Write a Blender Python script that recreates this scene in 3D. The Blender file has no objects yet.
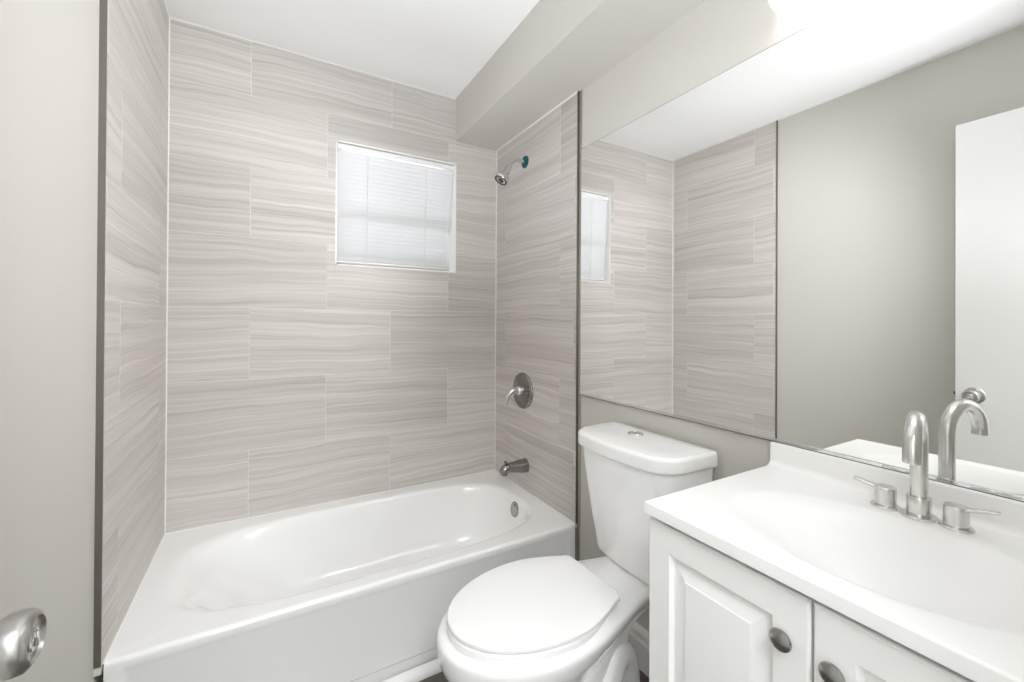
import bpy, bmesh, math, random
from mathutils import Vector, Matrix
random.seed(4)
S = bpy.context.scene
COL = S.collection
PI = math.pi

# ------------------------------------------------------------------ camera
CAM_POS = Vector((0.35466, -2.18587, 1.23078))
YAW, PITCH, ROLL, FPX, CX, CY_ = 0.52306, 0.00382, 0.00556, 424.015, 512.225, 318.969
cam_d = bpy.data.cameras.new('camera')
cam = bpy.data.objects.new('camera', cam_d)
COL.objects.link(cam)
fw = Vector((math.sin(YAW)*math.cos(PITCH), math.cos(YAW)*math.cos(PITCH), math.sin(PITCH)))
rt = Vector((math.cos(YAW), -math.sin(YAW), 0))
up = rt.cross(fw)
r2 = rt*math.cos(ROLL) + up*math.sin(ROLL)
u2 = -rt*math.sin(ROLL) + up*math.cos(ROLL)
M = Matrix((r2, u2, -fw)).transposed().to_4x4()
M.translation = CAM_POS
cam.matrix_world = M
cam_d.sensor_width = 36.0
cam_d.lens = FPX/1024*36.0
cam_d.shift_x = (512-CX)/1024
cam_d.shift_y = (CY_-341)/1024
cam_d.clip_start = 0.02
S.camera = cam

# ------------------------------------------------------------------ world, lights, exposure
world = bpy.data.worlds.new('world')
S.world = world
world.use_nodes = True
wb = world.node_tree.nodes['Background']
# bright sunlit ground below the horizon, soft sky above it
WT = world.node_tree
_tc = WT.nodes.new('ShaderNodeTexCoord'); _sp = WT.nodes.new('ShaderNodeSeparateXYZ')
_mr = WT.nodes.new('ShaderNodeMapRange'); _mx = WT.nodes.new('ShaderNodeMix'); _mx.data_type = 'RGBA'
_mr.inputs['From Min'].default_value = -0.35; _mr.inputs['From Max'].default_value = 0.25
WT.links.new(_tc.outputs['Generated'], _sp.inputs[0]); WT.links.new(_sp.outputs['Z'], _mr.inputs['Value'])
WT.links.new(_mr.outputs['Result'], _mx.inputs[0])
_mx.inputs[6].default_value = (9.6, 9.8, 10.2, 1)
_mx.inputs[7].default_value = (0.50, 0.55, 0.62, 1)
WT.links.new(_mx.outputs[2], wb.inputs['Color'])
wb.inputs['Strength'].default_value = 0.57

def area(name, loc, rot, sx, sy, watts, color=(1, 1, 1)):
    d = bpy.data.lights.new(name, 'AREA')
    d.shape = 'RECTANGLE'; d.size = sx; d.size_y = sy
    d.energy = watts; d.color = color
    o = bpy.data.objects.new(name, d)
    COL.objects.link(o)
    o.location = loc; o.rotation_euler = rot
    return o
# fill light added high in the unseen hall outside the open doorway
area('hall_fill_light', (0.36, -3.0, 2.38), (0, 0, 0), 0.7, 0.7, 41, (0.96, 0.985, 1.0))
VANITY_EMIT = 6.5
# added fill spot beside the camera, tipped up like a bounced flash
fl = bpy.data.lights.new('bounce_fill', 'SPOT')
fl.energy = 74; fl.color = (0.95, 0.98, 1.04); fl.spot_size = math.radians(95); fl.spot_blend = 0.9; fl.shadow_soft_size = 0.14
fo = bpy.data.objects.new('bounce_fill', fl); COL.objects.link(fo)
fo.location = (0.35, -2.15, 1.10)
fo.rotation_euler = Vector((0.52, 0.80, 1.0)).to_track_quat('-Z', 'Y').to_euler()
# added fill spot near the bar light, aimed to brighten the left tile
vl = bpy.data.lights.new('tile_fill_spot', 'SPOT')
vl.energy = 64; vl.color = (0.97, 0.985, 1.02); vl.spot_size = math.radians(84); vl.spot_blend = 1.0; vl.shadow_soft_size = 0.10
vo = bpy.data.objects.new('tile_fill_spot', vl); COL.objects.link(vo)
vo.location = (1.30, -1.66, 2.03)
vo.rotation_euler = (Vector((0.0, -0.38, 1.45))-vo.location).to_track_quat('-Z', 'Y').to_euler()

S.view_settings.view_transform = 'Standard'
S.view_settings.look = 'None'
S.view_settings.exposure = 0.36
S.view_settings.gamma = 1.0
S.view_settings.use_curve_mapping = False
S.cycles.max_bounces = 14
S.cycles.diffuse_bounces = 8
S.cycles.glossy_bounces = 6
S.cycles.transmission_bounces = 8
S.cycles.sample_clamp_indirect = 6.0
S.cycles.caustics_reflective = True
S.cycles.blur_glossy = 0.0

# ------------------------------------------------------------------ materials
def new_mat(name):
    m = bpy.data.materials.new(name)
    m.use_nodes = True
    return m, m.node_tree.nodes, m.node_tree.links, m.node_tree.nodes['Principled BSDF']

def simple(name, col, rough=0.5, metal=0.0, coat=0.0, bump=0.0, bscale=200.0, vary=0.0):
    m, N, L, b = new_mat(name)
    b.inputs['Base Color'].default_value = (*col, 1)
    b.inputs['Roughness'].default_value = rough
    b.inputs['Metallic'].default_value = metal
    if coat:
        b.inputs['Coat Weight'].default_value = coat
        b.inputs['Coat Roughness'].default_value = 0.04
    if bump or vary:
        tc = N.new('ShaderNodeTexCoord')
        no = N.new('ShaderNodeTexNoise')
        no.inputs['Scale'].default_value = bscale
        no.inputs['Detail'].default_value = 4
        L.new(tc.outputs['Object'], no.inputs['Vector'])
        if bump:
            bp = N.new('ShaderNodeBump')
            bp.inputs['Strength'].default_value = bump
            bp.inputs['Distance'].default_value = 0.002
            L.new(no.outputs['Fac'], bp.inputs['Height'])
            L.new(bp.outputs['Normal'], b.inputs['Normal'])
        if vary:
            mp = N.new('ShaderNodeMapRange')
            mp.inputs['To Min'].default_value = rough-vary
            mp.inputs['To Max'].default_value = rough+vary
            L.new(no.outputs['Fac'], mp.inputs['Value'])
            L.new(mp.outputs['Result'], b.inputs['Roughness'])
    return m

M_CEIL = simple('ceiling_paint', (0.88, 0.88, 0.875), 0.75, bump=0.05, bscale=300)
M_PAINT = simple('greige_paint', (0.572, 0.552, 0.510), 0.55, bump=0.06, bscale=350)
M_TRIMW = simple('white_trim_paint', (0.86, 0.86, 0.85), 0.35)
M_DOORW = simple('white_door_paint', (0.86, 0.86, 0.85), 0.35, bump=0.02, bscale=120)
M_CAB = simple('white_cabinet_paint', (0.86, 0.86, 0.85), 0.32)
M_PORC = simple('porcelain', (0.89, 0.89, 0.885), 0.12, coat=0.6)
M_TUB = simple('tub_enamel', (0.87, 0.87, 0.862), 0.16, coat=0.5)
M_SEAT = simple('seat_plastic', (0.88, 0.88, 0.875), 0.14, coat=0.3)
M_MARBLE = simple('cultured_marble', (0.88, 0.88, 0.872), 0.30)
M_NICKEL = simple('brushed_nickel', (0.70, 0.69, 0.67), 0.27, 1.0)
M_CHROME = simple('chrome', (0.74, 0.74, 0.75), 0.08, 1.0)
M_DARKN = simple('dark_brushed_nickel', (0.30, 0.29, 0.28), 0.20, 1.0)
M_OVER = simple('worn_chrome', (0.42, 0.41, 0.40), 0.22, 1.0)
M_KNOB = simple('pewter', (0.42, 0.41, 0.40), 0.24, 1.0)
M_KNOB2 = simple('satin_nickel', (0.50, 0.49, 0.47), 0.30, 1.0)
M_BRONZE = simple('dark_edge_trim', (0.27, 0.255, 0.235), 0.30, 1.0)
M_BLACK = simple('black_gap', (0.02, 0.02, 0.02), 0.6)
M_CAULK = simple('white_caulk', (0.78, 0.77, 0.74), 0.5)
M_GROUT = simple('light_grout', (0.69, 0.665, 0.63), 0.8, bump=0.2, bscale=800)
M_BLUEFILM = simple('blue_film', (0.02, 0.11, 0.15), 0.12, 0.6)
M_RUBBER = simple('grey_rubber', (0.045, 0.045, 0.045), 0.5)

def mirror_mat():
    m, N, L, b = new_mat('mirror_silver')
    b.inputs['Base Color'].default_value = (0.93, 0.935, 0.925, 1)
    b.inputs['Metallic'].default_value = 1.0
    b.inputs['Roughness'].default_value = 0.0
    return m
M_MIRROR = mirror_mat()

def emit_mat(name, col, s):
    m, N, L, b = new_mat(name)
    b.inputs['Base Color'].default_value = (0.9, 0.9, 0.9, 1)
    b.inputs['Emission Color'].default_value = (*col, 1)
    b.inputs['Emission Strength'].default_value = s
    return m
M_LAMP = emit_mat('lamp_diffuser', (0.98, 0.985, 1.0), VANITY_EMIT)

def blind_mat():
    m, N, L, b = new_mat('blind_vinyl')
    b.inputs['Base Color'].default_value = (0.78, 0.78, 0.785, 1)
    b.inputs['Roughness'].default_value = 0.35
    tr = N.new('ShaderNodeBsdfTranslucent')
    tr.inputs['Color'].default_value = (0.86, 0.87, 0.9, 1)
    mx = N.new('ShaderNodeMixShader')
    mx.inputs['Fac'].default_value = 0.06
    L.new(b.outputs['BSDF'], mx.inputs[1]); L.new(tr.outputs['BSDF'], mx.inputs[2])
    L.new(mx.outputs['Shader'], N['Material Output'].inputs['Surface'])
    return m
M_BLIND = blind_mat()

def glass_mat():
    m, N, L, b = new_mat('window_glass')
    tr = N.new('ShaderNodeBsdfTransparent')
    tr.inputs['Color'].default_value = (0.93, 0.95, 0.95, 1)
    gl = N.new('ShaderNodeBsdfGlossy'); gl.inputs['Roughness'].default_value = 0.02
    fr = N.new('ShaderNodeFresnel'); fr.inputs['IOR'].default_value = 1.45
    mx = N.new('ShaderNodeMixShader')
    L.new(fr.outputs['Fac'], mx.inputs['Fac'])
    L.new(tr.outputs['BSDF'], mx.inputs[1]); L.new(gl.outputs['BSDF'], mx.inputs[2])
    L.new(mx.outputs['Shader'], N['Material Output'].inputs['Surface'])
    return m
M_GLASS = glass_mat()

def tile_mat():
    """vein-cut stone look porcelain: long wavy streaks, each tile its own cut (face attribute 'tile')"""
    m, N, L, b = new_mat('veined_tile')
    def mth(op, a, c=None):
        n = N.new('ShaderNodeMath'); n.operation = op
        for i, v in enumerate((a, c)):
            if v is None: continue
            if isinstance(v, (int, float)): n.inputs[i].default_value = v
            else: L.new(v, n.inputs[i])
        return n.outputs[0]
    geo = N.new('ShaderNodeNewGeometry')
    sp = N.new('ShaderNodeSeparateXYZ'); L.new(geo.outputs['Position'], sp.inputs[0])
    u = mth('SUBTRACT', sp.outputs['X'], sp.outputs['Y'])
    z = sp.outputs['Z']
    at = N.new('ShaderNodeAttribute'); at.attribute_name = 'tile'
    tid = mth('MULTIPLY', at.outputs['Fac'], 37.0)
    def comb(x, y, zz):
        c = N.new('ShaderNodeCombineXYZ')
        for i, v in enumerate((x, y, zz)):
            if isinstance(v, (int, float)): c.inputs[i].default_value = v
            else: L.new(v, c.inputs[i])
        return c.outputs[0]
    def noise(vec, scale, det, rough=0.55):
        n = N.new('ShaderNodeTexNoise'); n.inputs['Scale'].default_value = scale
        n.inputs['Detail'].default_value = det; n.inputs['Roughness'].default_value = rough
        L.new(vec, n.inputs['Vector']); return n.outputs['Fac']
    # slow warp of the bedding plane
    w1 = noise(comb(mth('MULTIPLY', u, 2.3), mth('MULTIPLY', z, 3.0), tid), 1.0, 2)
    w2 = noise(comb(mth('MULTIPLY', u, 9.0), mth('MULTIPLY', z, 14.0), tid), 1.0, 1)
    slope = mth('MULTIPLY', u, mth('MULTIPLY', mth('SUBTRACT', mth('FRACT', mth('MULTIPLY', at.outputs['Fac'], 13.7)), 0.5), 0.05))
    zz = mth('ADD', mth('ADD', z, slope), mth('ADD', mth('MULTIPLY', mth('SUBTRACT', w1, 0.5), 0.055), mth('MULTIPLY', mth('SUBTRACT', w2, 0.5), 0.009)))
    broad = noise(comb(mth('MULTIPLY', u, 0.5), mth('MULTIPLY', zz, 22.0), tid), 1.0, 2)
    mid = noise(comb(mth('MULTIPLY', u, 0.9), mth('MULTIPLY', zz, 72.0), mth('ADD', tid, 5.3)), 1.0, 3, 0.6)
    fine = noise(comb(mth('MULTIPLY', u, 2.0), mth('MULTIPLY', zz, 190.0), mth('ADD', tid, 9.1)), 1.0, 2, 0.6)
    v = mth('ADD', mth('ADD', mth('MULTIPLY', broad, 0.30), mth('MULTIPLY', mid, 0.44)), mth('MULTIPLY', fine, 0.26))
    cr = N.new('ShaderNodeValToRGB')
    e = cr.color_ramp.elements
    e[0].position = 0.33; e[0].color = (0.385, 0.354, 0.323, 1)
    e[1].position = 0.68; e[1].color = (0.67, 0.644, 0.614, 1)
    k = cr.color_ramp.elements.new(0.43); k.color = (0.49, 0.459, 0.427, 1)
    k = cr.color_ramp.elements.new(0.54); k.color = (0.575, 0.545, 0.513, 1)
    L.new(v, cr.inputs['Fac'])
    # light veins
    lv = noise(comb(mth('MULTIPLY', u, 0.8), mth('MULTIPLY', zz, 75.0), mth('ADD', tid, 2.2)), 1.0, 2, 0.5)
    lr = N.new('ShaderNodeMapRange'); lr.inputs['From Min'].default_value = 0.60; lr.inputs['From Max'].default_value = 0.72
    L.new(lv, lr.inputs['Value'])
    mx = N.new('ShaderNodeMix'); mx.data_type = 'RGBA'
    L.new(mth('MULTIPLY', lr.outputs['Result'], 0.25), mx.inputs[0])
    L.new(cr.outputs['Color'], mx.inputs[6]); mx.inputs[7].default_value = (0.78, 0.76, 0.735, 1)
    # tile-to-tile tone
    hs = N.new('ShaderNodeHueSaturation')
    L.new(mx.outputs[2], hs.inputs['Color'])
    tone = N.new('ShaderNodeMapRange'); tone.inputs['To Min'].default_value = 0.94; tone.inputs['To Max'].default_value = 1.06
    L.new(mth('FRACT', mth('MULTIPLY', at.outputs['Fac'], 7.31)), tone.inputs['Value'])
    L.new(tone.outputs['Result'], hs.inputs['Value'])
    L.new(hs.outputs['Color'], b.inputs['Base Color'])
    b.inputs['Roughness'].default_value = 0.42
    bp = N.new('ShaderNodeBump'); bp.inputs['Strength'].default_value = 0.12; bp.inputs['Distance'].default_value = 0.001
    L.new(mid, bp.inputs['Height']); L.new(bp.outputs['Normal'], b.inputs['Normal'])
    return m
M_TILE = tile_mat()

def floor_mat():
    m, N, L, b = new_mat('dark_plank_floor')
    tc = N.new('ShaderNodeTexCoord')
    mp = N.new('ShaderNodeMapping'); mp.inputs['Scale'].default_value = (1, 1, 1)
    mp.inputs['Rotation'].default_value = (0, 0, 0)
    L.new(tc.outputs['Object'], mp.inputs['Vector'])
    br = N.new('ShaderNodeTexBrick')
    br.inputs['Scale'].default_value = 1.0
    br.inputs['Brick Width'].default_value = 0.9; br.inputs['Row Height'].default_value = 0.15
    br.inputs['Mortar Size'].default_value = 0.0015
    br.inputs['Color1'].default_value = (0.085, 0.072, 0.062, 1); br.inputs['Color2'].default_value = (0.14, 0.122, 0.108, 1)
    br.inputs['Mortar'].default_value = (0.03, 0.026, 0.023, 1)
    L.new(mp.outputs['Vector'], br.inputs['Vector'])
    m2 = N.new('ShaderNodeMapping'); m2.inputs['Scale'].default_value = (6, 90, 1)
    L.new(tc.outputs['Object'], m2.inputs['Vector'])
    no = N.new('ShaderNodeTexNoise'); no.inputs['Scale'].default_value = 2.0; no.inputs['Detail'].default_value = 6
    L.new(m2.outputs['Vector'], no.inputs['Vector'])
    mx = N.new('ShaderNodeMix'); mx.data_type = 'RGBA'; mx.blend_type = 'MULTIPLY'; mx.inputs[0].default_value = 0.8
    L.new(br.outputs['Color'], mx.inputs[6])
    rp = N.new('ShaderNodeValToRGB'); rp.color_ramp.elements[0].color = (0.45, 0.45, 0.45, 1); rp.color_ramp.elements[1].color = (1.3, 1.3, 1.3, 1)
    L.new(no.outputs['Fac'], rp.inputs['Fac']); L.new(rp.outputs['Color'], mx.inputs[7])
    L.new(mx.outputs[2], b.inputs['Base Color'])
    b.inputs['Roughness'].default_value = 0.4
    return m
M_FLOOR = floor_mat()

# ------------------------------------------------------------------ mesh helpers
def link(name, bm, mat, parent=None, smooth=35, loc=None):
    bmesh.ops.remove_doubles(bm, verts=bm.verts, dist=1e-6)
    bmesh.ops.recalc_face_normals(bm, faces=bm.faces)
    me = bpy.data.meshes.new(name)
    bm.to_mesh(me); bm.free()
    if smooth:
        for p in me.polygons: p.use_smooth = True
        me.set_sharp_from_angle(angle=math.radians(smooth))
    me.materials.append(mat)
    o = bpy.data.objects.new(name, me)
    COL.objects.link(o)
    if parent is not None:
        o.parent = parent
        o.matrix_parent_inverse = Matrix.Translation(-parent.location)
    return o

def thing(name, loc, label, cat, group=None):
    o = bpy.data.objects.new(name, None)
    o.empty_display_size = 0.05
    o.location = loc
    COL.objects.link(o)
    o['label'] = label; o['category'] = cat
    if group: o['group'] = group
    return o

def struct(o, label=None, cat=None):
    o['kind'] = 'structure'
    if label: o['label'] = label
    if cat: o['category'] = cat
    return o

def add_box(bm, x0, x1, y0, y1, z0, z1, bev=0.0, seg=2):
    t = bmesh.new()
    vs = [t.verts.new((x, y, z)) for x in (x0, x1) for y in (y0, y1) for z in (z0, z1)]
    for f in ((0,1,3,2),(4,6,7,5),(0,4,5,1),(2,3,7,6),(0,2,6,4),(1,5,7,3)):
        t.faces.new([vs[i] for i in f])
    bmesh.ops.recalc_face_normals(t, faces=t.faces)
    if bev:
        bmesh.ops.bevel(t, geom=list(t.edges), offset=bev, segments=seg, profile=0.5, affect='EDGES')
    merge(bm, t)
    return bm

def merge(bm, t):
    me = bpy.data.meshes.new('tmp'); t.to_mesh(me); t.free()
    bm.from_mesh(me); bpy.data.meshes.remove(me)

def box(*a, **k):
    bm = bmesh.new(); add_box(bm, *a, **k); return bm

def loft(bm, rings, cap0=True, cap1=True, closed=True):
    R = [[bm.verts.new(p) for p in r] for r in rings]
    n = len(R[0])
    for a, b in zip(R, R[1:]):
        for i in range(n if closed else n-1):
            j = (i+1) % n
            bm.faces.new((a[i], a[j], b[j], b[i]))
    if cap0: bm.faces.new(R[0][::-1])
    if cap1: bm.faces.new(R[-1])
    return R

def frame_for(d):
    d = d.normalized()
    a = Vector((0, 0, 1)) if abs(d.z) < 0.9 else Vector((1, 0, 0))
    x = a.cross(d).normalized(); y = d.cross(x)
    return x, y

def lathe(bm, origin, axis, prof, n=40, cap0=True, cap1=True):
    """prof: list of (distance along axis, radius)"""
    o = Vector(origin); d = Vector(axis).normalized(); x, y = frame_for(d)
    rings = []
    for t, r in prof:
        rings.append([o + d*t + (x*math.cos(a) + y*math.sin(a))*max(r, 1e-5) for a in [2*PI*i/n for i in range(n)]])
    loft(bm, rings, cap0, cap1)
    return bm

def tube(bm, pts, rad, n=20, cap=True, flat=None):
    """swept tube along points; rad number or list; flat=(sx, sy) squashes the section"""
    P = [Vector(p) for p in pts]
    rings = []; x = None
    for i, p in enumerate(P):
        d = (P[min(i+1, len(P)-1)] - P[max(i-1, 0)]).normalized()
        if x is None: x, y = frame_for(d)
        else:
            x = (x - d*x.dot(d)).normalized(); y = d.cross(x)
        r = rad[i] if isinstance(rad, (list, tuple)) else rad
        sx, sy = flat if flat else (1, 1)
        if isinstance(sx, (list, tuple)): sx, sy = flat[0][i], flat[1][i]
        rings.append([p + (x*math.cos(a)*sx + y*math.sin(a)*sy)*r for a in [2*PI*k/n for k in range(n)]])
    loft(bm, rings, cap, cap)
    return bm

def catmull(P, per=8):
    P = [tuple(map(float, p)) for p in P]
    out = []
    for i in range(len(P)-1):
        p0 = P[max(i-1, 0)]; p1 = P[i]; p2 = P[i+1]; p3 = P[min(i+2, len(P)-1)]
        for k in range(per):
            t = k/per
            out.append(tuple(0.5*((2*b) + (-a+c)*t + (2*a-5*b+4*c-d)*t*t + (-a+3*b-3*c+d)*t**3) for a, b, c, d in zip(p0, p1, p2, p3)))
    out.append(P[-1])
    return out

def prism(bm, prof, axis, a0, a1):
    """closed 2-D profile swept straight along an axis ('x': prof is (y,z); 'y': (x,z); 'z': (x,y))"""
    def pt(p, a):
        return {'x': (a, p[0], p[1]), 'y': (p[0], a, p[1]), 'z': (p[0], p[1], a)}[axis]
    loft(bm, [[pt(p, a0) for p in prof], [pt(p, a1) for p in prof]])
    return bm

# ------------------------------------------------------------------ dimensions
W = 1.505            # tile face to tile face
XL, XR = -0.0135, 1.517   # drywall faces
H = 2.456            # ceiling
HS = 2.2206          # soffit underside
SX = 1.2476          # soffit face
YN = -2.28           # near wall
WX0, WX1, WZ0, WZ1 = 0.634, 1.2526, 1.4936, 2.0957   # window opening
YT = -0.745          # tub front / tile end

# ------------------------------------------------------------------ room shell
floor = struct(link('floor', box(-0.14, 1.64, YN-1.5, 0.14, -0.06, 0.0), M_FLOOR, smooth=0))
ceiling = struct(link('ceiling', box(-0.14, 1.64, YN-0.12, 0.14, H, H+0.08), M_CEIL, smooth=0))
wall_left = struct(link('wall_left', box(XL-0.1, XL, YN, 0.112, 0, H), M_PAINT, smooth=0))
wall_right = struct(link('wall_right', box(XR, XR+0.1, YN, 0.112, 0, H), M_PAINT, smooth=0))
bm = bmesh.new()
for a in ((XL, WX0, 0, H), (WX1, XR, 0, H), (WX0, WX1, 0, WZ0), (WX0, WX1, WZ1, H)):
    add_box(bm, a[0], a[1], 0.012, 0.112, a[2], a[3])
wall_far = struct(link('wall_far', bm, M_PAINT, smooth=0))
# near wall with the open doorway the door belongs to
DX0, DX1, DH = 0.10, 0.83, 2.09
bm = bmesh.new()
add_box(bm, XL, DX0, YN-0.11, YN, 0, H); add_box(bm, DX1, XR, YN-0.11, YN, 0, H); add_box(bm, DX0, DX1, YN-0.11, YN, DH, H)
wall_near = struct(link('wall_near', bm, M_PAINT, smooth=0))
# the hall outside the doorway
struct(link('wall_hall', box(-0.6, 2.2, YN-1.6, YN-1.5, 0, H), M_CEIL, smooth=0))
bm = bmesh.new(); add_box(bm, -0.7, -0.6, YN-1.6, YN-0.11, 0, H); add_box(bm, 2.1, 2.2, YN-1.6, YN-0.11, 0, H)
add_box(bm, -0.6, -0.1135, YN-0.11, YN-0.05, 0, H); add_box(bm, 1.617, 2.1, YN-0.11, YN-0.05, 0, H)
struct(link('wall_hall_ends', bm, M_CEIL, smooth=0))
struct(link('ceiling_hall', box(-0.7, 2.2, YN-1.6, YN-0.12, H, H+0.08), M_CEIL, smooth=0))
struct(link('floor_hall', box(-0.7, 2.2, YN-1.6, YN-0.11, -0.06, -0.001), M_FLOOR, smooth=0))

# soffit along the right wall
soffit = struct(link('soffit', box(SX, XR, YN, 0.012, HS, H, bev=0.0), M_PAINT, smooth=0), 'boxed soffit under the ceiling along the right wall')

# ------------------------------------------------------------------ tile cladding
ZR = 0.6580; RH = 0.3110     # first full course top, course height
def tile_panel(name, parent, kind, u0, u1, z0, z1, joints, hole=None):
    """joints: list per course of joint positions (one repeats every 0.61)"""
    TL = 0.6125; g = 0.0013; dep = 0.0095
    bm = bmesh.new()
    lay = bm.faces.layers.float.new('tile')
    def put(a, b, c, d, tid):
        if b-a < 0.004 or d-c < 0.004: return
        def P(u, zv, dd):
            if kind == 'far': return (u, dd, zv)
            if kind == 'left': return (-dd, -u, zv)
            return (W+dd, -u, zv)
        bv = 0.0008
        rings = [[P(a, c, dep), P(b, c, dep), P(b, d, dep), P(a, d, dep)],
                 [P(a, c, bv), P(b, c, bv), P(b, d, bv), P(a, d, bv)],
                 [P(a+bv, c+bv, 0), P(b-bv, c+bv, 0), P(b-bv, d-bv, 0), P(a+bv, d-bv, 0)]]
        n0 = len(bm.faces)
        loft(bm, rings, cap0=False)
        bm.faces.ensure_lookup_table()
        for f in bm.faces[n0:]: f[lay] = tid
    k = 0; zt = ZR; zb = z0
    while zb < z1-0.003:
        j0 = joints[k % len(joints)]
        us = [u0]
        u = j0
        while u-TL > u0+0.003: u -= TL
        while u < u0+0.003: u += TL
        while u < u1-0.003:
            us.append(u); u += TL
        us.append(u1)
        top = min(zt, z1)
        for a, b in zip(us, us[1:]):
            tid = random.random()
            A, B, C_, D = a+g, b-g, zb+g, top-g
            if hole and A < hole[1] and B > hole[0] and C_ < hole[3] and D > hole[2]:
                hx0, hx1, hz0, hz1 = hole
                if A < hx0: put(A, hx0, C_, D, tid)
                if B > hx1: put(hx1, B, C_, D, tid)
                m0, m1 = max(A, hx0), min(B, hx1)
                if C_ < hz0: put(m0, m1, C_, hz0, tid)
                if D > hz1: put(m0, m1, hz1, D, tid)
            else: put(A, B, C_, D, tid)
        zb = zt; zt += RH; k += 1
    o = link(name, bm, M_TILE, parent, smooth=0)
    o['kind'] = 'structure'
    return o
tile_panel('tile_cladding', wall_far, 'far', 0.0, W, 0.352, H, [0.2865, 0.5965], hole=(WX0-0.002, WX1+0.002, WZ0-0.002, WZ1+0.002))
tile_panel('tile_cladding', wall_left, 'left', 0.0, 0.755, 0.352, H, [0.622, 0.130])
tile_panel('tile_cladding', wall_right, 'right', 0.0, 0.743, 0.352, HS, [0.113, 0.622])
# grout bed behind the tiles
bm = bmesh.new()
for a in ((0, WX0, 0.34, H), (WX1, W, 0.34, H), (WX0, WX1, 0.34, WZ0), (WX0, WX1, WZ1, H)):
    add_box(bm, a[0], a[1], 0.0012, 0.012, a[2], a[3])
o = link('grout', bm, M_GROUT, wall_far, smooth=0); o['kind'] = 'structure'
o = link('grout', box(XL, -0.0012, -0.7548, 0.0, 0.34, H), M_GROUT, wall_left, smooth=0); o['kind'] = 'structure'
o = link('grout', box(W+0.0012, XR, YT+0.002, 0.0, 0.34, HS), M_GROUT, wall_right, smooth=0); o['kind'] = 'structure'
# metal edge trims closing the tile ends
struct(link('trim_1', box(XL, 0.0008, -0.7590, -0.7550, 0.362, H), M_BRONZE, smooth=0))
struct(link('trim_2', box(W-0.0008, XR, YT-0.0025, YT+0.002, 0.362, HS), M_BRONZE, smooth=0))
M_TAN = simple('tan_edge_metal', (0.42, 0.39, 0.33), 0.4, 0.7)
struct(link('trim_6', box(XR-0.005, XR-0.0001, -0.7620, YT-0.003, 0.146, HS-0.001, bev=0.001), M_TAN, smooth=0))
# caulk beads: corners, tub line, ceiling
bm = bmesh.new()
c = 0.0035
prism(bm, [(0, 0), (c, 0), (0, -c)], 'z', 0.36, H)
prism(bm, [(W, 0), (W-c, 0), (W, -c)], 'z', 0.36, HS)
prism(bm, [(0, H), (-c*1.3, H), (0, H-c*1.3)], 'x', 0, SX)
prism(bm, [(0, H), (c*1.3, H), (0, H-c*1.3)], 'y', YT, 0)
prism(bm, [(W, HS), (W-c*1.3, HS), (W, HS-c*1.3)], 'y', YT, 0)
prism(bm, [(0, 0.359), (-c, 0.359), (0, 0.359+c)], 'x', 0, W)
prism(bm, [(0, 0.359), (c, 0.359), (0, 0.359+c)], 'y', YT, 0)
prism(bm, [(W, 0.359), (W-c, 0.359), (W, 0.359+c)], 'y', YT, 0)
struct(link('trim_3', bm, M_CAULK, smooth=0))

# baseboards and the quarter round along the tub
def baseboard_prof(x, s):
    return [(x, 0.0), (x+s*0.014, 0.0), (x+s*0.014, 0.095), (x+s*0.010, 0.105), (x+s*0.010, 0.118), (x+s*0.0125, 0.124), (x+s*0.009, 0.136), (x+s*0.004, 0.145), (x, 0.145)]
struct(link('baseboard_right', prism(bmesh.new(), baseboard_prof(XR, -1), 'y', YT-0.012, YN), M_TRIMW, smooth=20))
struct(link('baseboard_left', prism(bmesh.new(), baseboard_prof(XL, 1), 'y', -0.790, YN), M_TRIMW, smooth=20))
qr = [(YT-0.002, 0.0)] + [(YT-0.004-0.026*math.cos(a), 0.003+0.026*math.sin(a)) for a in [PI/2*i/8 for i in range(9)]] + [(YT-0.002, 0.029)]
qr.insert(1, (YT-0.030, 0.0))
struct(link('trim_4', prism(bmesh.new(), qr, 'x', XL, XR-0.015), M_TRIMW, smooth=30))

# ------------------------------------------------------------------ window
window = struct(link('window_1', (lambda b: (
    add_box(b, WX0, WX0+0.006, 0.0, 0.112, WZ0, WZ1), add_box(b, WX1-0.006, WX1, 0.0, 0.112, WZ0, WZ1),
    add_box(b, WX0, WX1, 0.0, 0.112, WZ1-0.006, WZ1), add_box(b, WX0, WX1, 0.0, 0.112, WZ0, WZ0+0.006), b)[-1])(bmesh.new()), M_TRIMW, smooth=0))
bm = bmesh.new()
fx0, fx1, fz0, fz1 = WX0+0.006, WX1-0.006, WZ0+0.006, WZ1-0.006
zm = WZ0+0.235
for a in ((fx0, fx0+0.03, fz0, fz1), (fx1-0.03, fx1, fz0, fz1), (fx0, fx1, fz1-0.03, fz1), (fx0, fx1, fz0, fz0+0.035), (fx0, fx1, zm-0.018, zm+0.018)):
    add_box(bm, a[0], a[1], 0.078, 0.108, a[2], a[3], bev=0.002)
o = link('window_frame', bm, simple('window_vinyl', (0.66, 0.62, 0.56), 0.4), window, smooth=0); o['kind'] = 'structure'
o = link('window_pane', box(fx0+0.02, fx1-0.02, 0.092, 0.096, fz0+0.02, fz1-0.02), M_GLASS, window, smooth=0); o['kind'] = 'structure'

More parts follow.
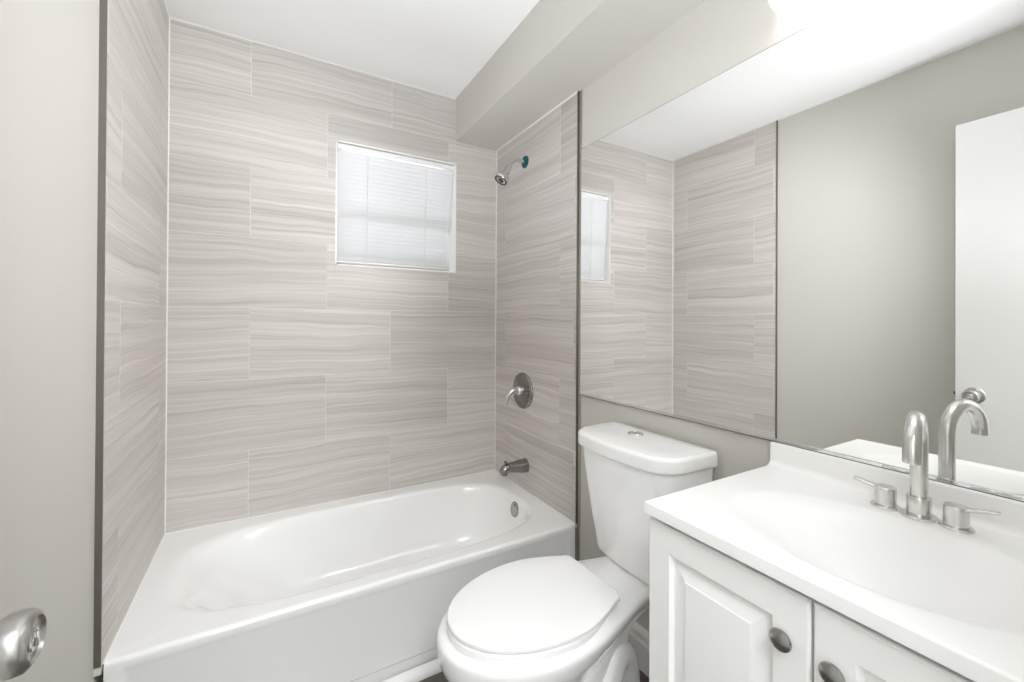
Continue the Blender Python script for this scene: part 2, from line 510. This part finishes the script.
# mini blind hung inside the recess
blind = thing('window_blind', (0.943, 0.03, 2.06), 'white mini blind with closed slats hanging in the small tiled-wall window', 'blind')
bx0, bx1 = WX0+0.009, WX1-0.011
link('headrail', box(bx0, bx1, 0.008, 0.034, WZ1-0.036, WZ1-0.011, bev=0.002), M_TRIMW, blind, smooth=30)
bm = bmesh.new()
zt_, zb_ = WZ1-0.050, WZ0+0.040
NS = 25
for i in range(NS):
    t = i/(NS-1)
    zc = zt_ + (zb_-zt_)*t
    yc = 0.022 + 0.024*t
    ang = -math.radians(50)
    rings = []
    for s in range(7):
        q = -1 + 2*s/6
        a = 0.0125*q
        cam_ = 0.0028*(1-q*q)
        yy = yc + a*math.cos(ang) - cam_*math.sin(ang)*-1
        zz = zc + a*math.sin(ang) + cam_*math.cos(ang)
        rings.append([(bx0+0.002, yy, zz), (bx1-0.004-0.026*t, yy, zz)])
    rr = [[bm.verts.new(p) for p in r] for r in rings]
    for a, b in zip(rr, rr[1:]): bm.faces.new((a[0], a[1], b[1], b[0]))
sl = link('slats', bm, M_BLIND, blind, smooth=60)
link('bottom_rail', box(bx0+0.002, bx1-0.031, 0.036, 0.056, WZ0+0.018, WZ0+0.027, bev=0.003), M_TRIMW, blind, smooth=30)
for fx in (0.235, 0.74):
    x = bx0 + (bx1-bx0)*fx
    bm = bmesh.new()
    for dy in (-0.0135, 0.0135):
        tube(bm, [(x, 0.022+dy, zt_+0.02), (x, 0.046+dy, WZ0+0.022)], 0.0012, 8)
    add_box(bm, x-0.004, x+0.004, 0.0345, 0.038, WZ0+0.012, WZ0+0.03)
    link('ladder_cord', bm, M_BLIND, blind)
# the right side of the recess is out of square: a tapered white jamb strip
bm = bmesh.new()
loft(bm, [[(WX1-0.0065, y, z) for y, z in ((0.001, WZ0+0.006), (0.072, WZ0+0.006), (0.072, WZ1-0.006), (0.001, WZ1-0.006))],
          [(xx, y, z) for (xx, y, z) in ((WX1-0.036, 0.001, WZ0+0.006), (WX1-0.036, 0.072, WZ0+0.006), (WX1-0.010, 0.072, WZ1-0.006), (WX1-0.010, 0.001, WZ1-0.006))]])
o = link('jamb_strip', bm, M_TRIMW, window, smooth=0); o['kind'] = 'structure'

# ------------------------------------------------------------------ bathtub
TX0, TX1 = 0.002, W-0.002
tub = thing('bathtub', (0.75, -0.37, 0.0), 'white alcove bathtub filling the tiled recess under the window', 'bathtub')
def ray_rect(cx, cy, x0, x1, y0, y1, a):
    dx, dy = math.cos(a), math.sin(a); t = 1e9
    if dx > 1e-9: t = min(t, (x1-cx)/dx)
    if dx < -1e-9: t = min(t, (x0-cx)/dx)
    if dy > 1e-9: t = min(t, (y1-cy)/dy)
    if dy < -1e-9: t = min(t, (y0-cy)/dy)
    return (cx+dx*t, cy+dy*t)
def sup(cx, cy, a_, b_, n, ang):
    c_, s_ = math.cos(ang), math.sin(ang)
    r = (abs(c_/a_)**n + abs(s_/b_)**n) ** (-1.0/n)
    return (cx+c_*r, cy+s_*r)
ox, oy = 0.7675, -0.3775
RX0, RX1, RY0, RY1 = TX0, TX1, YT+0.013, -0.001
angs = sorted(set([2*PI*i/140 for i in range(140)] + [math.atan2(y-oy, x-ox) % (2*PI) for x in (RX0, RX1) for y in (RY0, RY1)]))
keys = [  # x0, x1, y0, y1, exponent, z
    (0.055, 1.446, -0.694, -0.058, 3.63, 0.3600),
    (0.070, 1.438, -0.688, -0.066, 3.56, 0.3592),
    (0.090, 1.430, -0.681, -0.074, 3.49, 0.3562),
    (0.112, 1.4245, -0.675, -0.080, 3.42, 0.3490),
    (0.132, 1.4205, -0.670, -0.085, 3.35, 0.3370),
    (0.168, 1.415, -0.663, -0.092, 3.28, 0.3080),
    (0.232, 1.404, -0.652, -0.102, 3.21, 0.2400),
    (0.302, 1.388, -0.640, -0.114, 3.14, 0.1600),
    (0.358, 1.366, -0.622, -0.132, 3.07, 0.1050),
    (0.410, 1.335, -0.595, -0.160, 3.00, 0.0780),
    (0.470, 1.280, -0.550, -0.205, 2.93, 0.0690),
    (0.600, 1.100, -0.450, -0.300, 2.86, 0.0660)]
rings = [[(*ray_rect(ox, oy, RX0, RX1, RY0, RY1, a), 0.36) for a in angs]]
for k in catmull(keys, 4):
    cx, cy, a_, b_ = (k[0]+k[1])/2, (k[2]+k[3])/2, (k[1]-k[0])/2, (k[3]-k[2])/2
    rings.append([(*sup(cx, cy, a_, b_, k[4], a), k[5]) for a in angs])
bm = bmesh.new()
loft(bm, rings, cap0=False, cap1=True)
# apron: rounded front edge, slightly set-back panel between end flanges, toe recess
def apron(x):
    e = min(x-TX0, TX1-x)
    s = min(max((e-0.030)/0.012, 0), 1); s = s*s*(3-2*s)
    d = 0.0045*s
    pr = [(YT+0.013, 0.36)]
    for i in range(1, 7):
        a = PI/2*i/6
        pr.append((YT+0.013-0.013*math.sin(a), 0.347+0.013*math.cos(a)))
    pr += [(YT, 0.335), (YT+d*0.3, 0.328), (YT+d, 0.318), (YT+d, 0.075), (YT+d, 0.064), (YT+d+0.003, 0.0605), (YT+0.016, 0.0590), (YT+0.017, 0.030), (YT+0.017, 0.0)]
    return [(x, y, z) for y, z in pr]
xs = [TX0, TX0+0.02, TX0+0.030, TX0+0.034, TX0+0.038, TX0+0.042, TX0+0.05] + [TX0+0.05+(TX1-TX0-0.10)*i/8 for i in range(1, 8)] + [TX1-0.05, TX1-0.042, TX1-0.038, TX1-0.034, TX1-0.030, TX1-0.02, TX1]
loft(bm, [apron(x) for x in xs], False, False, closed=False)
# outer back and ends down to the floor
add_box(bm, TX0, TX0+0.004, YT+0.02, -0.002, 0.0, 0.355); add_box(bm, TX1-0.004, TX1, YT+0.02, -0.002, 0.0, 0.355)
add_box(bm, TX0, TX1, -0.006, -0.002, 0.0, 0.355)
link('tub_shell', bm, M_TUB, tub, smooth=40)
# end flange filling the gap between tub end and painted wall
bm = bmesh.new()
lathe(bm, (1.4185, -0.383, 0.301), (-1, 0, 0.21), [(-0.004, 0.034), (0.003, 0.0365), (0.007, 0.0355), (0.010, 0.030), (0.011, 0.020), (0.010, 0.012), (0.0095, 0.001)], 40)
for s in (-1, 1):
    lathe(bm, (1.4105, -0.383, 0.301+s*0.021), (-1, 0, 0.21), [(0, 0.005), (0.003, 0.0045), (0.0035, 0.001)], 12)
link('overflow_plate', bm, M_OVER, tub)['label'] = 'chrome round overflow plate'
bm = bmesh.new()
lathe(bm, (1.22, -0.377, 0.064), (0, 0, 1), [(0, 0.038), (0.006, 0.038), (0.008, 0.034), (0.006, 0.024), (0.005, 0.001)], 36)
lathe(bm, (1.22, -0.377, 0.069), (0, 0, 1), [(0, 0.018), (0.007, 0.019), (0.010, 0.015), (0.011, 0.001)], 30)
link('drain', bm, M_CHROME, tub)['label'] = 'chrome tub drain'

# ------------------------------------------------------------------ tub spout, valve, shower head
sp_ = thing('tub_spout', (W, -0.338, 0.488), 'dark nickel tub spout on the tile just above the tub rim', 'faucet')
bm = bmesh.new()
pp = catmull([(W+0.002, -0.338, 0.490), (W-0.03, -0.338, 0.491), (W-0.08, -0.338, 0.493), (W-0.108, -0.338, 0.493), (W-0.126, -0.338, 0.485), (W-0.131, -0.338, 0.463)], 6)
rr = catmull([(0.036,), (0.033,), (0.026,), (0.0235,), (0.022,), (0.020,)], 6)
tube(bm, pp, [r[0] for r in rr], 28)
link('spout_body', bm, M_DARKN, sp_)
bm = bmesh.new()
lathe(bm, (W-0.119, -0.338, 0.511), (0, 0, 1), [(0, 0.005), (0.010, 0.005), (0.011, 0.009), (0.016, 0.009), (0.018, 0.006), (0.0185, 0.001)], 20)
link('diverter_knob', bm, M_DARKN, sp_)

va = thing('shower_valve', (W, -0.313, 0.869), 'dark nickel round shower valve with a drooping lever on the tile', 'faucet')
bm = bmesh.new()
lathe(bm, (W+0.002, -0.313, 0.869), (-1, 0, 0), [(0, 0.091), (0.008, 0.0935), (0.013, 0.091), (0.017, 0.084), (0.0165, 0.077), (0.012, 0.070), (0.013, 0.058), (0.016, 0.040), (0.017, 0.001)], 56)
link('escutcheon', bm, M_DARKN, va)
bm = bmesh.new()
lathe(bm, (W-0.012, -0.313, 0.870), (-1, 0, 0), [(0, 0.026), (0.020, 0.024), (0.026, 0.021), (0.030, 0.017), (0.044, 0.017), (0.052, 0.013), (0.055, 0.001)], 32)
link('valve_hub', bm, M_NICKEL, va)
bm = bmesh.new()
pp = catmull([(W-0.052, -0.313, 0.876), (W-0.070, -0.312, 0.872), (W-0.090, -0.310, 0.852), (W-0.098, -0.308, 0.825), (W-0.103, -0.306, 0.798)], 6)
rr = catmull([(0.018,), (0.0175,), (0.0135,), (0.0125,), (0.0115,)], 6)
tube(bm, pp, [r[0] for r in rr], 20, flat=(1.0, 0.8))
link('lever', bm, M_NICKEL, va)

sh = thing('shower_fixture', (W, -0.318, 2.052), 'small chrome shower head on a bent arm high on the tile', 'shower head')
bm = bmesh.new()
lathe(bm, (W+0.002, -0.318, 2.052), (-1, 0, 0), [(0, 0.032), (0.005, 0.032), (0.009, 0.029), (0.011, 0.018), (0.013, 0.012), (0.013, 0.001)], 36)
link('wall_flange', bm, M_BLUEFILM, sh)['label'] = 'flange still covered in blue protective film'
bm = bmesh.new()
pp = catmull([(W-0.008, -0.318, 2.053), (W-0.035, -0.318, 2.055), (W-0.062, -0.318, 2.050), (W-0.084, -0.318, 2.030), (W-0.100, -0.318, 2.003)], 6)
tube(bm, pp, 0.0095, 20)
link('shower_arm', bm, M_NICKEL, sh)
bm = bmesh.new()
hd = Vector((-0.62, 0.0, -1.0)).normalized(); h0 = Vector((W-0.097, -0.318, 2.008))
lathe(bm, h0, hd, [(0, 0.014), (0.010, 0.017), (0.018, 0.017), (0.025, 0.019), (0.034, 0.019), (0.046, 0.024), (0.064, 0.034), (0.074, 0.037), (0.086, 0.037), (0.089, 0.035)], 36)
head = link('head_body', bm, M_CHROME, sh)
bm = bmesh.new()
lathe(bm, h0+hd*0.0875, hd, [(0, 0.0340), (0.003, 0.0335), (0.003, 0.026), (0.0015, 0.025), (0.0015, 0.016), (0.004, 0.014), (0.0045, 0.001)], 36)
o = link('spray_face', bm, M_RUBBER, head); o['label'] = 'dark spray face'

# ------------------------------------------------------------------ toilet
TY = -1.190
toilet = thing('toilet', (1.10, TY, 0.0), 'white two-piece toilet with closed lid between tub and vanity', 'toilet')
def egg(xf, xm, xb, hw, bhw, z, rc=0.03, pw=1.0, n=22, convex=False):
    """closed outline: half ellipse at the front, shoulders easing to a flat back with round corners"""
    half = []
    for i in range(n+1):
        a = PI/2*i/n
        half.append((xm-(xm-xf)*math.cos(a), hw*math.sin(a)**pw))
    for i in range(1, n+1):
        t = i/n
        x = xm + (xb-rc-xm)*t
        s = t*t*(3-2*t)
        if convex: s = 1-math.cos(t*PI/2)**1.0
        half.append((x, hw+(bhw-hw)*s))
    for i in range(1, 7):
        a = PI/2*i/6
        half.append((xb-rc+rc*math.sin(a), bhw-rc+rc*math.cos(a)))
    half.append((xb, (bhw-rc)*0.5))
    pts = half + [(x, -y) for x, y in half[::-1]][:-1]
    return [(x, TY+y, z) for x, y in pts]
bm = bmesh.new()
ks = [ # z, xf, xm, xb, hw, bhw
    (0.000, 0.890, 1.02, 1.33, 0.105, 0.095),
    (0.020, 0.888, 1.02, 1.33, 0.105, 0.095),
    (0.035, 0.900, 1.02, 1.325, 0.098, 0.088),
    (0.100, 0.905, 1.03, 1.32, 0.090, 0.078),
    (0.170, 0.875, 1.03, 1.31, 0.098, 0.072),
    (0.240, 0.815, 1.02, 1.31, 0.125, 0.070),
    (0.300, 0.770, 1.01, 1.32, 0.152, 0.072),
    (0.345, 0.742, 1.00, 1.37, 0.172, 0.078),
    (0.375, 0.731, 1.00, 1.44, 0.184, 0.088),
    (0.406, 0.729, 1.00, 1.462, 0.191, 0.100),
    (0.420, 0.732, 1.00, 1.460, 0.189, 0.099),
    (0.4270, 0.742, 1.00, 1.452, 0.180, 0.091)]
rings = []
for k in catmull(ks, 4):
    rings.append([(x, y, z + min(max((x-1.19)/0.08, 0), 1)*0.003*min(max((z-0.35)/0.06, 0), 1)) for x, y, z in egg(k[1], k[2], k[3], k[4], k[5], k[0])])
loft(bm, rings)
# trapway relief on both sides
for s in (-1, 1):
    pp = catmull([(1.00, TY+s*0.072, 0.16), (1.08, TY+s*0.078, 0.10), (1.16, TY+s*0.078, 0.11), (1.21, TY+s*0.070, 0.18), (1.255, TY+s*0.058, 0.24), (1.300, TY+s*0.050, 0.21), (1.312, TY+s*0.048, 0.12), (1.312, TY+s*0.048, 0.02)], 6)
    tube(bm, pp, 0.040, 18)
link('bowl', bm, M_PORC, toilet, smooth=50)
for s in (-1, 1):
    bm = bmesh.new(); lathe(bm, (1.12, TY+s*0.118, 0.0), (0, 0, 1), [(0, 0.016), (0.012, 0.015), (0.020, 0.010), (0.023, 0.001)], 20)
    link('bolt_cap', bm, M_SEAT, toilet)
def slab(name, xf, xm, xb, hw, bhw, z0, z1, er, mat, rc=0.03, dome=0.0, turn=0.0):
    """seat or lid: rounded slab, turned a little on its loose hinges"""
    bm = bmesh.new()
    L_ = [(z0, er*0.6), (z0+er*0.4, 0.0), (z1-er, 0.0)] + [(z1-er+er*math.sin(a), er-er*math.cos(a)) for a in [PI/2*i/5 for i in range(1, 6)]]
    rings = [egg(xf+d, xm, xb-d, hw-d, bhw-d, z, max(rc-d, 0.004), convex=True) for z, d in L_]
    last = rings[-1]
    for f in (0.75, 0.45, 0.15):
        rings.append([(0.98+(x-0.98)*f, TY+(y-TY)*f, z1+dome*(1-f*f)) for x, y, z in last])
    loft(bm, rings)
    bmesh.ops.rotate(bm, verts=bm.verts, cent=(0.93, TY, 0), matrix=Matrix.Rotation(math.radians(turn), 3, 'Z'))
    return link(name, bm, mat, toilet, smooth=45)
slab('seat', 0.754, 1.015, 1.203, 0.1755, 0.121, 0.4275, 0.4480, 0.007, M_SEAT)
slab('seat_lid', 0.755, 1.020, 1.220, 0.1765, 0.128, 0.4505, 0.4635, 0.005, M_SEAT, rc=0.028, dome=0.003)
for s in (-1, 1):
    bm = bmesh.new()
    add_box(bm, 1.212, 1.240, TY+s*0.070-0.018, TY+s*0.070+0.018, 0.428, 0.450, bev=0.006, seg=3)
    link('hinge', bm, M_SEAT, toilet)
# tank
def dring(xf, xb, hwb, hwf, rc, z, bow=0.0, n=8):
    """tank outline: flat back, bowed front with big rounded corners"""
    half = [(xb, 0.0), (xb, hwb-0.012)]
    half += [(xb-0.012+0.012*math.cos(a), hwb-0.012+0.012*math.sin(a)) for a in [PI/2*i/4 for i in range(1, 5)]]
    half += [(xf+rc, hwf)]
    for i in range(1, n+1):
        a = PI/2*i/n
        half.append((xf+rc-rc*math.sin(a), hwf-rc+rc*math.cos(a)))
    k = hwf-rc
    for i in range(1, 6):
        y = k*(1-i/5)
        half.append((xf-bow*(1-(y/k)**2), y))
    half[-1] = (half[-1][0], 0.0)
    pts = half + [(x, -y) for x, y in half[::-1]][1:-1]
    return [(x, TY-0.010+y, z) for x, y in pts]
bm = bmesh.new()
ks = [ # z, xf, xb, hwb, hwf, rc, bow
    (0.4285, 1.376, 1.470, 0.168, 0.166, 0.055, 0.006),
    (0.433, 1.362, 1.482, 0.182, 0.179, 0.060, 0.008),
    (0.445, 1.353, 1.490, 0.188, 0.184, 0.063, 0.010),
    (0.480, 1.344, 1.493, 0.190, 0.185, 0.066, 0.012),
    (0.600, 1.320, 1.495, 0.194, 0.188, 0.068, 0.014),
    (0.760, 1.292, 1.495, 0.202, 0.195, 0.075, 0.014),
    (0.812, 1.286, 1.495, 0.204, 0.197, 0.077, 0.014)]
loft(bm, [dring(k[1], k[2], k[3], k[4], k[5], k[0], k[6]) for k in catmull(ks, 4)])
link('tank', bm, M_PORC, toilet, smooth=50)
bm = bmesh.new()
ks = [(0.807, 0.006), (0.810, 0.001), (0.815, 0.0), (0.841, 0.0)] + [(0.841+0.012*math.sin(a), 0.013*(1-math.cos(a))) for a in [PI/2*i/6 for i in range(1, 7)]]
rg = [dring(1.275+d, 1.498-d*0.4, 0.217-d*0.7, 0.210-d*0.8, 0.082-d*0.5, z, 0.014) for z, d in ks]
last = rg[-1]
cx_ = 1.39
for f in (0.7, 0.4, 0.1):
    rg.append([(cx_+(x-cx_)*f, TY-0.010+(y-TY+0.012)*f, 0.853+0.002*(1-f)) for x, y, z in last])
loft(bm, rg)
lid = link('tank_lid', bm, M_PORC, toilet, smooth=50)
bm = bmesh.new()
lathe(bm, (1.418, TY+0.022, 0.8535), (0, 0, 1), [(0, 0.0265), (0.004, 0.0265), (0.006, 0.0245), (0.006, 0.022), (0.005, 0.0215), (0.006, 0.020), (0.0065, 0.001)], 40)
o = link('flush_button', bm, M_CHROME, lid); o['label'] = 'chrome round dual flush button'

# ------------------------------------------------------------------ vanity cabinet
VY0, VY1 = -1.562, -2.174
VZ = 0.8355
cab = thing('vanity_cabinet', (1.28, (VY0+VY1)/2, 0.0), 'white raised-panel vanity cabinet under the sink top', 'cabinet')
bm = bmesh.new()
for a in ((1.066, XR-0.015, VY0-0.020, VY0-0.004, 0.09, VZ), (1.066, XR-0.015, VY1+0.004, VY1+0.020, 0.09, VZ), (1.066, XR-0.015, VY1+0.02, VY0-0.02, 0.09, 0.106),
          (1.490, XR-0.015, VY1+0.02, VY0-0.02, 0.106, VZ), (1.066, 1.084, VY1+0.02, VY0-0.02, 0.79, VZ), (1.066, 1.084, VY1+0.02, VY0-0.02, 0.106, 0.14), (1.066, 1.084, -1.895, -1.851, 0.14, 0.79)):
    add_box(bm, *a)
add_box(bm, 1.13, XR-0.015, VY1+0.006, VY0-0.006, 0.0, 0.09)
link('cabinet_body', bm, M_CAB, cab, smooth=0)
def panel_door(y0, y1, z0, z1, xf=1.045, th=0.019):
    """raised-panel door: rim, sloped recess, raised field; y0 > y1"""
    bm = bmesh.new()
    steps = [(0.0, th), (0.0, 0.004), (0.0015, 0.0015), (0.004, 0.0), (0.052, 0.0), (0.0545, 0.003), (0.057, 0.0078), (0.060, 0.0090), (0.063, 0.0085), (0.087, 0.0020), (0.0885, 0.0004), (0.091, 0.0)]
    rings = []
    for ins, dx in steps:
        rings.append([(xf+dx, y0-ins, z0+ins), (xf+dx, y1+ins, z0+ins), (xf+dx, y1+ins, z1-ins), (xf+dx, y0-ins, z1-ins)])
    loft(bm, rings)
    return bm
def knob(y, z):
    bm = bmesh.new()
    lathe(bm, (1.046, y, z), (-1, 0, 0), [(0, 0.009), (0.002, 0.009), (0.004, 0.0065), (0.006, 0.0065), (0.008, 0.012), (0.0095, 0.0155), (0.012, 0.0165), (0.0145, 0.0155), (0.017, 0.0105), (0.0182, 0.005), (0.0185, 0.0005)], 36)
    return bm
d1 = link('door', panel_door(-1.5625, -1.8650, 0.10, 0.8225), M_CAB, cab, smooth=20)
link('knob', knob(-1.8300, 0.7465), M_KNOB, d1)
d2 = link('door', panel_door(-1.8695, -2.1715, 0.10, 0.8225), M_CAB, cab, smooth=20)
link('knob', knob(-1.8980, 0.7420), M_KNOB, d2)

# sink top: one-piece counter, oval basin and backsplash
TPX0, TPX1, TPY0, TPY1, TZ = 1.033, 1.512, -1.562, -2.186, 0.860
top = thing('bathroom_sink', (1.27, -1.873, VZ), 'glossy white one-piece sink top with oval basin and low backsplash', 'sink')
BCX, BCY, BA, BB = 1.238, -1.873, 0.166, 0.244
def zbasin(x, y):
    """soft-edged oval dish that eases out of the counter and levels off at the bottom"""
    r = math.sqrt(((x-BCX)/BA)**2 + ((y-BCY)/BB)**2)
    if r >= 1: return 0.0
    return -0.100*(0.5+0.5*math.cos(PI*r**1.1)) - 0.002*min((1-r)/0.12, 1)**2*(3-2*min((1-r)/0.12, 1))
NX, NY = 130, 170
bm = bmesh.new()
er = 0.004
def coordlist(a, b, n):
    s = 1 if b > a else -1
    core = [a+s*er+(b-a-2*s*er)*i/n for i in range(n+1)]
    lead = [(a+s*er*(1-math.cos(t)), er*(1-math.sin(t))) for t in [PI/2*i/4 for i in range(4)]]
    lead = [(a+s*er*(1-math.sin(t)), er*(1-math.cos(t))) for t in [PI/2*i/4 for i in range(4, 0, -1)]]
    trail = [(b-(p-a), d) for p, d in lead[::-1]]
    return lead + [(p, 0.0) for p in core] + trail
gx, gy = coordlist(TPX0, TPX1, NX), coordlist(TPY0, TPY1, NY)
grid = [[bm.verts.new((x, y, TZ - max(dx, dy) + zbasin(x, y))) for (y, dy) in gy] for (x, dx) in gx]
for i in range(len(gx)-1):
    for j in range(len(gy)-1):
        bm.faces.new((grid[i][j], grid[i+1][j], grid[i+1][j+1], grid[i][j+1]))
# skirt and underside
border = [grid[i][0] for i in range(len(gx))] + [grid[-1][j] for j in range(1, len(gy))] + [grid[i][-1] for i in range(len(gx)-2, -1, -1)] + [grid[0][j] for j in range(len(gy)-2, 0, -1)]
low = [bm.verts.new((v.co.x, v.co.y, VZ)) for v in border]
inn = [bm.verts.new((BCX+(v.co.x-BCX)*0.93, BCY+(v.co.y-BCY)*0.93, VZ)) for v in border]
n = len(border)
for i in range(n):
    j = (i+1) % n
    bm.faces.new((border[i], border[j], low[j], low[i]))
    bm.faces.new((low[i], low[j], inn[j], inn[i]))
# backsplash with a cove at its foot
pr = [(XR-0.001, 0.85), (XR-0.001, 0.9165)] + [(1.4995-0.0035*math.sin(a)+0.0, 0.913+0.0035*math.cos(a)) for a in [PI/2*i/4 for i in range(5)]] + \
     [(1.4955, 0.874)] + [(1.4955-0.014*(1-math.cos(a)), 0.8742-0.014*math.sin(a)) for a in [PI/2*i/6 for i in range(1, 7)]] + [(1.481, 0.85)]
prism(bm, pr, 'y', TPY1+0.0, TPY0-0.0)
link('sink_top', bm, M_MARBLE, top, smooth=40)
bm = bmesh.new()
lathe(bm, (BCX, BCY, TZ-0.1045), (0, 0, 1), [(0, 0.022), (0.003, 0.022), (0.004, 0.019), (0.002, 0.014), (0.0035, 0.012), (0.004, 0.001)], 32)
link('drain', bm, M_NICKEL, top)['label'] = 'nickel basin drain'

# ------------------------------------------------------------------ faucet
FX, FY, FZ = 1.4365, -1.8715, TZ+0.0002
fc = thing('sink_faucet', (FX, FY, FZ), 'brushed nickel centerset faucet with arched spout on the sink top', 'faucet')
bm = bmesh.new()
for dy, r in ((0.0505, 0.0238), (0.0, 0.0285), (-0.0505, 0.0238)):
    lathe(bm, (FX, FY+dy, FZ), (0, 0, 1), [(0, r), (0.003, r), (0.005, r-0.002), (0.0052, 0.001)], 40)
add_box(bm, FX-0.009, FX+0.009, FY-0.050, FY+0.050, FZ, FZ+0.0042)
link('base_plate', bm, M_NICKEL, fc)
bm = bmesh.new()
lathe(bm, (FX, FY, FZ+0.004), (0, 0, 1), [(0, 0.0175), (0.002, 0.0180), (0.034, 0.0180), (0.036, 0.0172), (0.036, 0.001)], 40)
link('collar', bm, M_NICKEL, fc)
bm = bmesh.new()
dirn = Vector((-0.978, -0.205, 0)).normalized()
R_ = 0.0570; zc = 0.9985
pts = [Vector((FX, FY, FZ+0.03)), Vector((FX, FY, 0.94)), Vector((FX, FY, 0.97))]
for i in range(0, 25):
    a = math.radians(190)*i/24
    pts.append(Vector((FX, FY, zc)) + dirn*(R_-R_*math.cos(a)) + Vector((0, 0, R_*math.sin(a))))
tube(bm, pts, [0.0132]*len(pts), 28)
sp2 = link('spout', bm, M_NICKEL, fc, smooth=40)
def handle(sy, rise):
    bm = bmesh.new()
    y = FY+sy*0.0505
    lathe(bm, (FX, y, FZ+0.004), (0, 0, 1), [(0, 0.0172), (0.030, 0.0172), (0.0355, 0.0166), (0.037, 0.0150), (0.037, 0.001)], 36)
    lathe(bm, (FX-0.0145, y-sy*0.003, FZ+0.022), (-1, 0, 0), [(0, 0.002), (0.001, 0.002)], 8)
    h = link('handle', bm, M_NICKEL, fc)
    bm = bmesh.new()
    pp = [(FX, y, FZ+0.0335), (FX, y+sy*0.018, FZ+0.036+rise*0.3), (FX, y+sy*0.035, FZ+0.038+rise*0.7), (FX, y+sy*0.053, FZ+0.040+rise)]
    rings = []
    for (px, py, pz), w, t in zip(pp, (0.0140, 0.0095, 0.0078, 0.0072), (0.0042, 0.0042, 0.0036, 0.0030)):
        rings.append([(px+w*math.cos(a), py, pz+t*math.sin(a)) for a in [2*PI*k/16 for k in range(16)]])
    loft(bm, rings)
    link('lever', bm, M_NICKEL, h)
handle(1, 0.002); handle(-1, 0.006)

# ------------------------------------------------------------------ mirror, light bar
MZ0, MZ1, MY0, MY1 = 0.9230, 1.9648, -0.7637, -2.262
mir = thing('wall_mirror', (XR, (MY0+MY1)/2, MZ0), 'large frameless mirror on the wall above toilet and vanity', 'mirror')
link('mirror_glass', box(1.512, XR-0.0005, MY1, MY0, MZ0+0.002, MZ1), M_MIRROR, mir, smooth=0)
bm = bmesh.new()
add_box(bm, 1.5075, XR-0.0002, MY1, MY0, MZ0-0.0055, MZ0+0.0022, bev=0.0007)
link('bottom_channel', bm, M_CHROME, mir, smooth=0)
link('gap_shade', box(1.507, XR-0.0003, MY1, MY0, MZ0-0.0066, MZ0-0.0056), M_RUBBER, mir, smooth=0)  # dark strip standing in for the shaded gap under the channel
o = link('mirror_edge', box(1.513, XR-0.0002, MY1, MY0, MZ1+0.0002, MZ1+0.002), M_BRONZE, mir, smooth=0)

LY0, LY1, LZ0, LZ1 = -1.590, -2.170, 2.024, 2.122
lamp = thing('vanity_light', (XR, (LY0+LY1)/2, 2.08), 'lit white light bar on the wall above the mirror', 'light')
link('back_plate', box(1.500, XR-0.0005, LY1+0.02, LY0-0.02, LZ0+0.008, LZ1-0.004, bev=0.003), M_TRIMW, lamp)
def bar_prof(g):
    pr = []
    for cx2, cz2, a0 in ((1.458, LZ1-0.02, 90), (1.458, LZ0+0.02, 180)):
        for i in range(9):
            a = math.radians(a0+90*i/8)
            pr.append((cx2+(0.020+g)*math.cos(a), cz2+(0.020+g)*math.sin(a)))
    return pr + [(1.4995, LZ0-g), (1.4995, LZ1+g)]
link('diffuser', prism(bmesh.new(), bar_prof(0.0), 'y', LY1, LY0), M_LAMP, lamp, smooth=40)
bm = bmesh.new()
for y in (LY0, LY1-0.005):
    prism(bm, bar_prof(0.0015), 'y', y, y+0.005)
add_box(bm, 1.445, 1.4985, LY1, LY0, LZ1+0.0005, LZ1+0.003)
link('end_cap', bm, M_TRIMW, lamp, smooth=40)

# ------------------------------------------------------------------ open door standing off the left wall
door = struct(link('door_1', box(0.070, 0.107, -2.272, -1.5575, 0.012, 2.081, bev=0.0015), M_DOORW, smooth=0), 'white flat door standing open along the left wall', 'door')
KY, KZ = -1.6155, 0.929
bm = bmesh.new()
lathe(bm, (0.1065, KY, KZ), (1, 0, 0), [(0, 0.033), (0.003, 0.033), (0.006, 0.030), (0.008, 0.022), (0.010, 0.014), (0.022, 0.0125), (0.028, 0.015), (0.034, 0.022), (0.042, 0.0265), (0.050, 0.0275), (0.056, 0.0265), (0.060, 0.0235), (0.062, 0.0195), (0.059, 0.0175), (0.0585, 0.010), (0.0585, 0.001)], 48)
kn = link('door_knob', bm, M_KNOB2, door); kn['label'] = 'brushed nickel door knob'
bm = bmesh.new()
lathe(bm, (0.1645, KY, KZ), (1, 0, 0), [(0, 0.0105), (0.002, 0.0105), (0.003, 0.0090), (0.003, 0.001)], 28)
add_box(bm, 0.1655, 0.1700, KY-0.0018, KY+0.0018, KZ-0.007, KZ+0.007, bev=0.0008)
link('privacy_button', bm, M_CHROME, kn)
bm = bmesh.new()
add_box(bm, 0.077, 0.100, -1.5577, -1.5565, KZ-0.028, KZ+0.028)
add_box(bm, 0.083, 0.094, -1.5577, -1.549, KZ-0.007, KZ+0.007, bev=0.002)
link('latch', bm, M_DARKN, door)
for hz in (0.25, 1.05, 1.85):
    bm = bmesh.new(); lathe(bm, (0.112, -2.274, hz-0.045), (0, 0, 1), [(0, 0.006), (0.09, 0.006)], 14)
    link('hinge', bm, M_NICKEL, door)
# jambs of the doorway
bm = bmesh.new()
add_box(bm, DX0-0.001, DX0+0.004, YN-0.115, YN-0.0, 0, DH); add_box(bm, DX1-0.018, DX1+0.001, YN-0.115, YN+0.0, 0, DH); add_box(bm, DX0, DX1, YN-0.115, YN, DH-0.004, DH+0.001)
struct(link('trim_5', bm, M_TRIMW, smooth=0))
